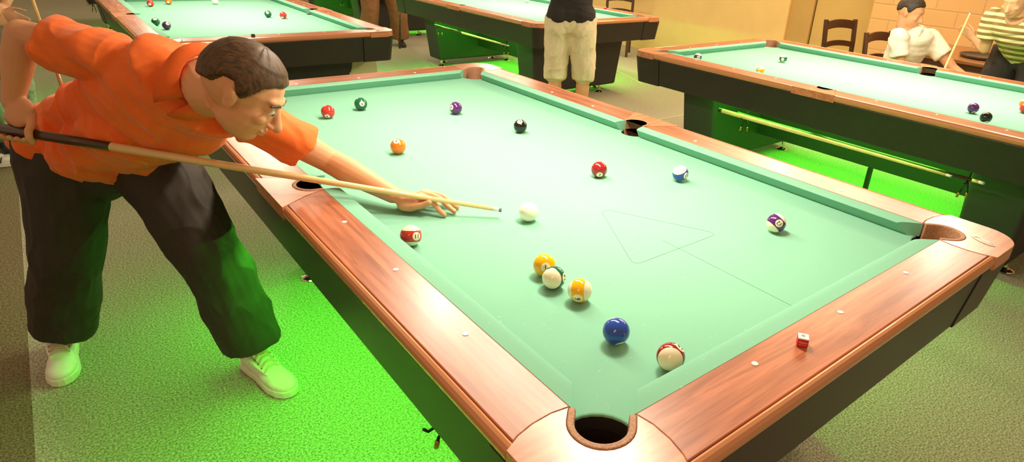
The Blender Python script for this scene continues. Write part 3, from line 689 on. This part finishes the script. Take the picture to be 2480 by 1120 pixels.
def figure(label, J, C, voxel=.006, detail=None):
    """J joints, C clothes. Returns the body object."""
    g = {k: V(v) for k, v in J.items()}
    hipc = (g['hipR'] + g['hipL']) / 2; shc = (g['shR'] + g['shL']) / 2
    sdir = (g['shR'] - g['shL']).normalized(); hdir = (g['hipR'] - g['hipL']).normalized()
    spine = (shc - hipc).normalized(); nrm = sdir.cross(spine).normalized()
    f = V(J['face']).normalized(); HR = basis(f, V(J.get('crown', (0, 0, 1)))) if False else None
    upv = V(J.get('crown', (0, 0, 1))); z = (upv - upv.dot(f) * f).normalized(); HR = Matrix((f, z.cross(f), z)).transposed()
    neckb = g['neck']
    bw = J.get('build', 1.0)
    legs = 'ankR' in g
    def torso(bm, e, h0=0.0):
        a = hipc - spine * h0
        tube(bm, [a, hipc + (shc - hipc) * .35, hipc + (shc - hipc) * .78, shc + spine * .02, shc + spine * .055],
             [(.165 + e) * bw, (.150 + e) * bw, (.182 + e) * bw, (.150 + e) * bw, .085 + e], 28, .66, nrm)
        for s in ('shR', 'shL'): ell(bm, g[s], (.062 + e, .062 + e, .062 + e))
    def body(bm):
        torso(bm, -.018)
        head_shape(bm, g['head'], HR, neckb, J.get('hs', 1.0))
        tube(bm, [neckb, shc], [.062, .075], 16)
        ell(bm, hipc, (.105, .105, .10))
        for s in 'RL':
            sh, el, wr = g['sh' + s], g['el' + s], g['wr' + s]
            tube(bm, [sh, (sh + el) / 2, el], [.050, .045, .038], 16, round_ends=True)
            tube(bm, [el, el + (wr - el) * .3, el + (wr - el) * .75, wr], [.039, .041, .031, .026], 16, round_ends=True)
            if legs:
                hp, kn, an = g['hip' + s], g['knee' + s], g['ank' + s]
                tube(bm, [hp, (hp + kn) / 2, kn], [.078, .070, .052], 16, round_ends=True)
                tube(bm, [kn, kn + (an - kn) * .3, kn + (an - kn) * .75, an], [.050, .056, .038, .036], 16, round_ends=True)
        if detail: detail(bm)
        else:
            for s in 'RL':
                w = g['wr' + s]; d = (w - g['el' + s]).normalized()
                relaxed_hand(bm, w, d, J.get('thumb' + s, f))
    o = fused('person', body, C.get('skin', M['skin2']), C.get('vox_body', voxel), 4)
    tag(o, label, 'person')
    hair_obj(g['head'], HR, C['hair'], o, J.get('hs', 1.0))
    amp = C.get('amp', .012)
    def wr_(ax, sc1, sc2, amp=amp):
        ax = V(ax).normalized()
        def f_(co, no):
            t = co.dot(ax); p = co - ax * t
            q = p * sc1 + ax * t * sc2; rg = .5 - abs(noise.noise(q + V((3, 1, 7)))) * 1.6
            return noise.noise(q) * amp * .7 + rg * abs(rg) * amp * 1.1 + noise.noise(q * 2.0) * amp * .35
        return f_
    sl = C.get('sleeve', .6)
    def top(bm):
        torso(bm, .008, C.get('hem', .06))
        for s in 'RL':
            sh, el = g['sh' + s], g['el' + s]
            tube(bm, [sh, sh + (el - sh) * sl * .5, sh + (el - sh) * sl], [.076, .070, .072], 18)
        tube(bm, [shc, shc + (neckb - shc) * C.get('neck_k', .8)], [.10, .074], 18)
        if C.get('cover'):
            for s in 'RL': ell(bm, g['hip' + s] + V((0, 0, .05)) - hdir * (.012 if s == 'R' else -.012) + nrm * .010, (.112, .112, .10))
            ell(bm, hipc + V((0, 0, .05)), (.12, .12, .10))
        if C.get('drape'):   # loose front falling away from the bent body
            for k, r_ in ((.0, .150), (.2, .145), (.4, .14), (.6, .13)): ell(bm, hipc + (shc - hipc) * k + nrm * 0 + V((0, 0, -.055 + .01 * k)) - spine * .05, (r_ + .04, r_ + .01, .105))
            for s in 'RL': ell(bm, g['hip' + s] + V((0, 0, .01)), (.142, .142, .10))
    nm = C.get('top_name', 't_shirt')
    t = fused(nm, top, C['top'], voxel, C.get('smooth', 8), o, wr_(spine + V((.35, .1, .5)) * .5, 5.5, 16))
    if C.get('collar'): 
        nd = (g['head'] - neckb).normalized(); s1, u1 = frame(nd, nrm)
        for sg, a0, a1 in ((1, 90, 262), (-1, -78, 90)):
            bm = bmesh.new(); secs = []
            for i in range(17):
                k = i / 16; a = math.radians(a0 + (a1 - a0) * k); rd = s1 * math.cos(a) + u1 * math.sin(a)
                e_ = max(0, (k if sg > 0 else 1 - k) - .68) / .32; dr = .030 + .034 * e_ ** 1.5
                c0 = neckb - nd * .012 + rd * .073; c1 = neckb + nd * .020 + rd * .071; c2 = neckb + nd * (.018 - dr) + rd * (.096 + .028 * e_)
                secs.append([c0, c1, c1 + rd * .005 + nd * .003, c2 + rd * .003, c2 - nd * .005, c1 + rd * .003 - nd * .010])
            loft(bm, secs); cc = obj('collar', bm, C['collar'], o, smooth=True)
    if C.get('bottom'):
        lw = C.get('leg_w', (.112, .092, .095)); kf = C.get('leg_len', 1.0)
        def bot(bm):
            tube(bm, [hipc - spine * .03, hipc + spine * .02], [.150 * bw, .145 * bw], 26, .72, nrm)
            ell(bm, hipc - V((0, 0, .03)), (.105, .105, .10))
            if C.get('crotch'): ell(bm, hipc - V((0, 0, C['crotch'])), (.125, .125, .09)); tube(bm, [g['hipR'] - V((0, 0, .06)), hipc - V((0, 0, .10)), g['hipL'] - V((0, 0, .06))], [.11, .115, .11], 18)
            for s in 'RL': ell(bm, g['hip' + s] + nrm * .020 - V((0, 0, .05)), (.098, .098, .105))
            for s in 'RL':
                hp, kn, an = g['hip' + s], g['knee' + s], g['ank' + s]
                tube(bm, [hp + V((0, 0, .03)), (hp + kn) / 2, kn], [lw[0], (lw[0] + lw[1]) / 2 + .004, lw[1]], 20)
                ell(bm, kn, (lw[1],) * 3)
                if kf > .5:
                    e_ = kn + (an - kn) * (kf - .5) * 2
                    tube(bm, [kn, (kn + e_) / 2, e_], [lw[1], (lw[1] + lw[2]) / 2, lw[2]], 20)
        fused(C.get('bottom_name', 'trousers'), bot, C['bottom'], voxel, 8, o, wr_(V((.25, .1, 1)), 11, 6.5, .015))
    if legs and 'shoe' in C:
        for s in 'RL':
            if s in C.get('skip_shoe', ''): continue
            a = g['ank' + s]; d = V(J.get('toe' + s, (f.x, f.y, 0))); d.z = 0; d.normalize()
            heel = V((a.x, a.y, 0)) - d * .055
            shoe(o, heel, heel + d * .29 * C.get('shoe_k', 1.0), C['shoe'], C.get('stripes'), C.get('laces', False))
    return o, HR

M['hair'] = hair_mat('brown_hair', (80, 52, 27)); M['hair2'] = hair_mat('dark_hair', (56, 42, 28)); M['hair3'] = hair_mat('grey_brown_hair', (136, 114, 84))
# --- the player in the orange shirt
JM = dict(hipR=(-.62, 1.94, .86), hipL=(-.44, 1.85, .86), kneeR=(-.705, 1.90, .49), kneeL=(-.33, 1.585, .50), ankR=(-.795, 2.06, .11), ankL=(-.262, 1.535, .11),
          shR=(-.455, 1.52, 1.165), shL=(-.19, 1.32, 1.02), neck=(-.29, 1.30, 1.135), head=(-.245, 1.11, 1.142), elR=(-.64, 1.72, 1.215), elL=(.0, 1.265, .868),
          wrL=(.103, 1.060, .806), wrR=(-.705, 1.725, 1.035), face=(.70, -.40, -.62), crown=(.30, -.12, .9))
GR = TIP + CD * 1.37
def player_hands(bm):
    grip_hand(bm, GR, -CD, JM['wrR'], .0150, -1)
    w = V(JM['wrL']); zc = ZB
    # palm, raised on its heel; knuckles up, fingers spread on the cloth
    kn = [V(p) for p in ((.158, .993, .812), (.174, 1.006, .814), (.187, 1.021, .809), (.194, 1.037, .801))]
    pp = [(.183, .956, .7985), (.209, .966, .804), (.228, .985, .800), (.227, 1.012, .792)]
    dd = [(.189, .934, .782), (.223, .941, .783), (.245, .962, .781), (.242, .994, .778)]
    tp = [(.197, .918, .7705), (.233, .923, .7705), (.256, .946, .7705), (.252, .981, .7705)]
    pc = V((.138, 1.022, .797))
    ell(bm, pc, (.050, .037, .019), basis((.072, -.055, .010), (0, 0, 1)), 20)
    tube(bm, [w, (.124, 1.036, .800)], [.027, .030], 16, .75, (0, 0, 1))
    ell(bm, (.122, 1.003, .785), (.034, .018, .017), basis((.07, -.07, 0), (0, 0, 1)), 14)
    ell(bm, (.140, 1.045, .784), (.036, .016, .018), basis((.07, -.05, 0), (0, 0, 1)), 14)
    for i in range(4):
        tube(bm, [pc + (kn[i] - pc) * .45, kn[i], (kn[i] + V(pp[i])) / 2 + V((0, 0, .002)), pp[i], dd[i], tp[i]], [.0115, .0108, .0096, .0094, .0086, .0074], 12, 1, (0, 0, 1), True)
    tube(bm, [(.112, 1.012, .787), (.134, .984, .789), (.155, .964, .796), (.166, .951, .806)], [.0160, .0125, .0108, .0090], 12, 1, (0, 0, 1), True)
player, HRm = figure('man in an orange polo shirt bending over the nearest pool table to take a shot', JM,
    dict(skin=M['skin'], hair=M['hair'], vox_body=.0034, top=M['orange'], top_name='polo_shirt', collar=M['orange_d'], sleeve=.66, hem=.14, amp=.026, drape=True, leg_len=.955, crotch=.11, leg_w=(.128, .102, .104), bottom=M['trouser'], smooth=7), .0042, player_hands)
shoe(player, (-.800, 2.150, 0), (-.836, 1.850, 0), M['sneak'], None, True)
shoe(player, (-.290, 1.622, 0), (-.206, 1.334, 0), M['sneak'], None, True)
hc = V(JM['head'])
for s in (1, -1):
    bm = bmesh.new(); ell(bm, (0, 0, 0), (.0105,) * 3, seg=16); e = obj('eye', bm, M['eye'], player, smooth=True); e.location = hc + HRm @ V((.078, s * .031, .006))
    bm = bmesh.new(); ell(bm, HRm @ V((.0064, 0, -.003)), (.0058,) * 3, seg=12); obj('iris', bm, M['iris'], e, smooth=True)
    bm = bmesh.new(); tube(bm, [hc + HRm @ V((.090, s * .014, .024)), hc + HRm @ V((.088, s * .033, .030)), hc + HRm @ V((.076, s * .052, .024))], [.004, .005, .003], 8, 1, None, True); obj('eyebrow', bm, M['hair'], player, smooth=True)

# --- people behind the player at the left edge
figure('person in faded grey jeans standing behind the orange-shirted player', dict(hipR=(-.93, 4.86, .90), hipL=(-.78, 4.80, .90), kneeR=(-.99, 4.84, .50), kneeL=(-.79, 4.72, .50), ankR=(-1.0, 4.95, .10), ankL=(-.82, 4.74, .10),
    shR=(-1.02, 4.92, 1.40), shL=(-.70, 4.78, 1.40), neck=(-.87, 4.84, 1.48), head=(-.86, 4.80, 1.64), elR=(-1.05, 4.80, 1.14), elL=(-.66, 4.66, 1.13), wrR=(-.92, 4.60, 1.02), wrL=(-.72, 4.52, 1.0), face=(.35, -.95, -.1), thumbL=(-.4, 0, 1), thumbR=(.3, 0, 1)),
    dict(hair=M['hair2'], top=M['black_t'], bottom=M['jeans'], shoe=M['dark_shoe'], leg_w=(.095, .078, .078)), .008)
figure('person at the left edge in dark track trousers and pale striped trainers', dict(hipR=(-1.22, 4.78, .90), hipL=(-1.14, 4.62, .90), kneeR=(-1.22, 4.76, .50), kneeL=(-1.10, 4.60, .50), ankR=(-1.25, 4.82, .10), ankL=(-1.09, 4.66, .10),
    shR=(-1.30, 4.86, 1.38), shL=(-1.14, 4.52, 1.38), neck=(-1.2, 4.69, 1.47), head=(-1.17, 4.67, 1.62), elR=(-1.2, 4.7, 1.1), elL=(-1.0, 4.50, 1.10), wrR=(-.86, 4.50, .99), wrL=(-.76, 4.47, .965), face=(.95, -.2, -.1), toeL=(1, -.05, 0), toeR=(1, 0, 0), thumbL=(0, 0, 1), thumbR=(0, 0, 1)),
    dict(hair=M['hair'], top=M['black_t'], bottom=M['green_tr'], shoe=M['sneak'], stripes=M['dark_shoe'], leg_w=(.10, .085, .10), sleeve=.7), .008)
cue((-.60, 4.60, 1.42), (.04, -.20, -1.42), 1.43, 'cue with an orange lower end held upright behind the player', butt=M['orange_wood'], frac=.55)

# --- man in beige shorts, seen from behind
fw = V((.66, .75, 0)).normalized(); rt = V((fw.y, -fw.x, 0)); c0 = V((2.62, 3.32, 0))
P4 = lambda r, f_, z: tuple(c0 + rt * r + fw * f_ + V((0, 0, z)))
figure('man standing with his back turned in a black T-shirt and beige shorts', dict(hipR=P4(.092, 0, .93), hipL=P4(-.092, 0, .93), kneeR=P4(.125, .02, .53), kneeL=P4(-.105, .02, .53), ankR=P4(.115, -.02, .09), ankL=P4(-.10, -.02, .09),
    shR=P4(.19, 0, 1.43), shL=P4(-.19, 0, 1.43), neck=P4(0, .0, 1.52), head=P4(0, .03, 1.68), elR=P4(.25, .10, 1.16), elL=P4(-.26, .10, 1.16), wrR=P4(.10, .30, 1.10), wrL=P4(-.12, .32, 1.06), face=fw, thumbL=(0, 0, 1), thumbR=(0, 0, 1)),
    dict(skin=M['skin'], hair=M['hair2'], top=M['black_t'], hem=-.02, cover=True, bottom=M['beige'], bottom_name='shorts', leg_w=(.108, .094, .09), leg_len=.56, shoe=M['dark_shoe'], amp=.010), .006)

# --- person in brown trousers, far back
figure('person in brown trousers standing between the two far tables', dict(hipR=(3.00, 8.08, .90), hipL=(3.20, 7.98, .90), kneeR=(2.96, 8.02, .50), kneeL=(3.30, 7.92, .50), ankR=(2.92, 8.10, .10), ankL=(3.34, 7.96, .10),
    shR=(2.92, 8.1, 1.40), shL=(3.27, 7.95, 1.40), neck=(3.1, 8.03, 1.49), head=(3.1, 8.0, 1.65), elR=(2.88, 8.0, 1.12), elL=(3.34, 7.85, 1.12), wrR=(2.98, 7.8, 1.0), wrL=(3.3, 7.7, 1.0), face=(-.3, -.95, 0), thumbL=(0, 0, 1), thumbR=(0, 0, 1)),
    dict(hair=M['hair'], top=M['brown_tr'], bottom=M['brown_tr'], shoe=M['dark_shoe'], leg_w=(.13, .12, .12)), .009)
cue((3.27, 7.62, 1.38), (-.10, .02, -1.36), 1.37, 'thin dark cue held by the person in brown trousers', frac=.5)

# --- seated man in white
P5o, HR5 = figure('seated man in a white T-shirt leaning forward beside the right table', dict(hipR=(4.83, 1.80, .50), hipL=(5.00, 1.80, .50), kneeR=(4.78, 1.38, .50), kneeL=(5.06, 1.38, .50), ankR=(4.78, 1.36, .10), ankL=(5.06, 1.36, .10),
    shR=(4.64, 1.70, .945), shL=(4.97, 1.60, .93), neck=(4.76, 1.72, .99), head=(4.74, 1.70, 1.115), elR=(4.64, 1.62, .69), elL=(4.98, 1.36, .72), wrR=(4.74, 1.42, .64), wrL=(4.95, 1.16, .62), face=(.05, -.93, -.25), thumbL=(0, 0, 1), thumbR=(0, 0, 1)),
    dict(skin=M['skin'], hair=M['hair2'], top=M['white_t'], bottom=M['beige'], shoe=M['dark_shoe'], hem=.02), .007)
# --- striped shirt
figure('person in a cream and olive striped shirt bending at the right edge', dict(hipR=(5.05, 1.04, .90), hipL=(5.02, .84, .90), kneeR=(5.00, 1.08, .50), kneeL=(4.98, .80, .50), ankR=(5.12, 1.10, .10), ankL=(5.10, .78, .10),
    shR=(4.76, 1.13, 1.15), shL=(4.70, .80, 1.14), neck=(4.66, .96, 1.18), head=(4.60, .97, 1.285), elR=(4.84, 1.14, .92), elL=(4.62, .62, .95), wrR=(4.87, 1.235, .972), wrL=(4.55, .60, .87), face=(-.9, .1, -.4), thumbL=(0, 0, 1), thumbR=(-.3, 0, 1)),
    dict(hair=M['hair3'], top=M['stripe'], bottom=M['black_t'], shoe=M['dark_shoe'], hem=.05), .007)
cue((4.85, 1.315, 1.16), (-.29, .063, -1.155), 1.192, 'pale cue held upright by the person in the striped shirt', frac=.9)

# ---------------------------------------------------------------- chairs and wall table
M['dark_wood'] = mat('dark_stained_wood', (76, 44, 24), .4, 0, .2, .15, 30)
M['seat'] = mat('woven_seat', (190, 168, 120), .8, 0, 0, .2, 80)
M['table_top'] = wood('oak_top', (150, 104, 60), (178, 128, 78), 1, .35, .2)
def chair(x, y, rz, label, sc=1.0):
    """back at +y, seat towards -y"""
    t = thing('ladder_back_chair', label, 'chair', (x, y, 0), rz, None); t.scale = (sc,) * 3
    for s in (-1, 1):
        bm = bmesh.new(); loft(bm, [[(s * .185 + a, yy + b, z) for a, b in ((-.019, -.015), (.019, -.015), (.019, .015), (-.019, .015))] for z, yy in ((0, .03), (.45, 0), (.75, .02), (.95, .05))]); obj('back_post', bm, M['dark_wood'], t, bevel=.005)
        bm = bmesh.new(); box(bm, s * .19 - .018, s * .19 + .018, -.40, -.364, 0, .445); obj('leg', bm, M['dark_wood'], t, bevel=.004)
        bm = bmesh.new(); box(bm, s * .19 - .010, s * .19 + .010, -.37, 0, .20, .235); obj('stretcher', bm, M['dark_wood'], t, bevel=.003)
    bm = bmesh.new(); box(bm, -.205, .205, -.41, .0, .435, .465); obj('seat', bm, M['seat'], t, bevel=.008)
    for z, h, yy in ((.55, .045, .008), (.70, .050, .018), (.86, .075, .034)):
        bm = bmesh.new(); secs = []
        for i in range(9):
            u = -1 + i / 4; cx = u * .17; cy = yy + .022 * (1 - u * u); cz = z + .016 * (1 - u * u)
            secs.append([(cx, cy - .008, cz), (cx, cy + .008, cz), (cx, cy + .008, cz + h), (cx, cy - .008, cz + h)])
        loft(bm, secs); obj('back_slat', bm, M['dark_wood'], t, bevel=.003)
    return t
chair(5.20, 2.46, math.radians(-14), 'dark ladder-back chair, empty, left of the seated man')
chair(4.93, 1.95, math.radians(-6), 'dark ladder-back chair the man in white is sitting on', .97)
chair(5.98, 6.30, math.radians(-50), 'brown ladder-back chair by the wall behind the back centre table', 1.0)
t = thing('wall_table', 'small wooden table with a tray on it, against the brick wall', 'table', (0, 0, 0))
bm = bmesh.new(); box(bm, 5.30, 6.18, .98, 1.93, .722, .75); obj('table_top', bm, M['table_top'], t, bevel=.004)
bm = bmesh.new(); box(bm, 5.33, 6.15, 1.01, 1.90, .672, .721); obj('table_frame', bm, M['dark_wood'], t)
for x in (5.36, 6.12):
    for y in (1.04, 1.87):
        bm = bmesh.new(); box(bm, x - .025, x + .025, y - .025, y + .025, 0, .675); obj('leg', bm, M['dark_wood'], t, bevel=.003)
M['tray'] = mat('dark_tray', (70, 62, 58), .25)
M['amber'] = mat('amber_glass', (170, 104, 40), .1)
M['redp'] = mat('red_plastic', (200, 60, 50), .4)
def tray_(x, y):
    bm = bmesh.new(); lathe(bm, [(.16, .7505), (.185, .752), (.20, .775), (.196, .777), (.18, .760), (.02, .757)], 36, (0, 0))
    o = obj('serving_tray', bm, M['tray'], smooth=True); o.location = (x, y, 0); tag(o, 'round dark tray on the small wall table', 'tray')
tray_(5.66, 1.38)
def bottle(x, y, k, label, m):
    bm = bmesh.new(); lathe(bm, [(.020 * k, .7505), (.022 * k, .755), (.022 * k, .80), (.010 * k, .83), (.010 * k, .86), (.012 * k, .865)], 16)
    o = obj('sauce_bottle', bm, m, smooth=True); o.location = (x, y, 0); tag(o, label, 'bottle')
bottle(5.50, 1.70, 1.2, 'amber bottle on the wall table, left of the tray', M['amber'])
bottle(5.58, 1.76, 1.0, 'taller brown bottle on the wall table beside the amber one', M['dark_wood'])
bm = bmesh.new(); lathe(bm, [(.022, .7505), (.026, .755), (.026, .79), (.022, .80)], 16); o = obj('candle_cup', bm, M['redp'], smooth=True); o.location = (5.46, 1.83, 0); tag(o, 'small red cup at the left end of the wall table', 'cup')
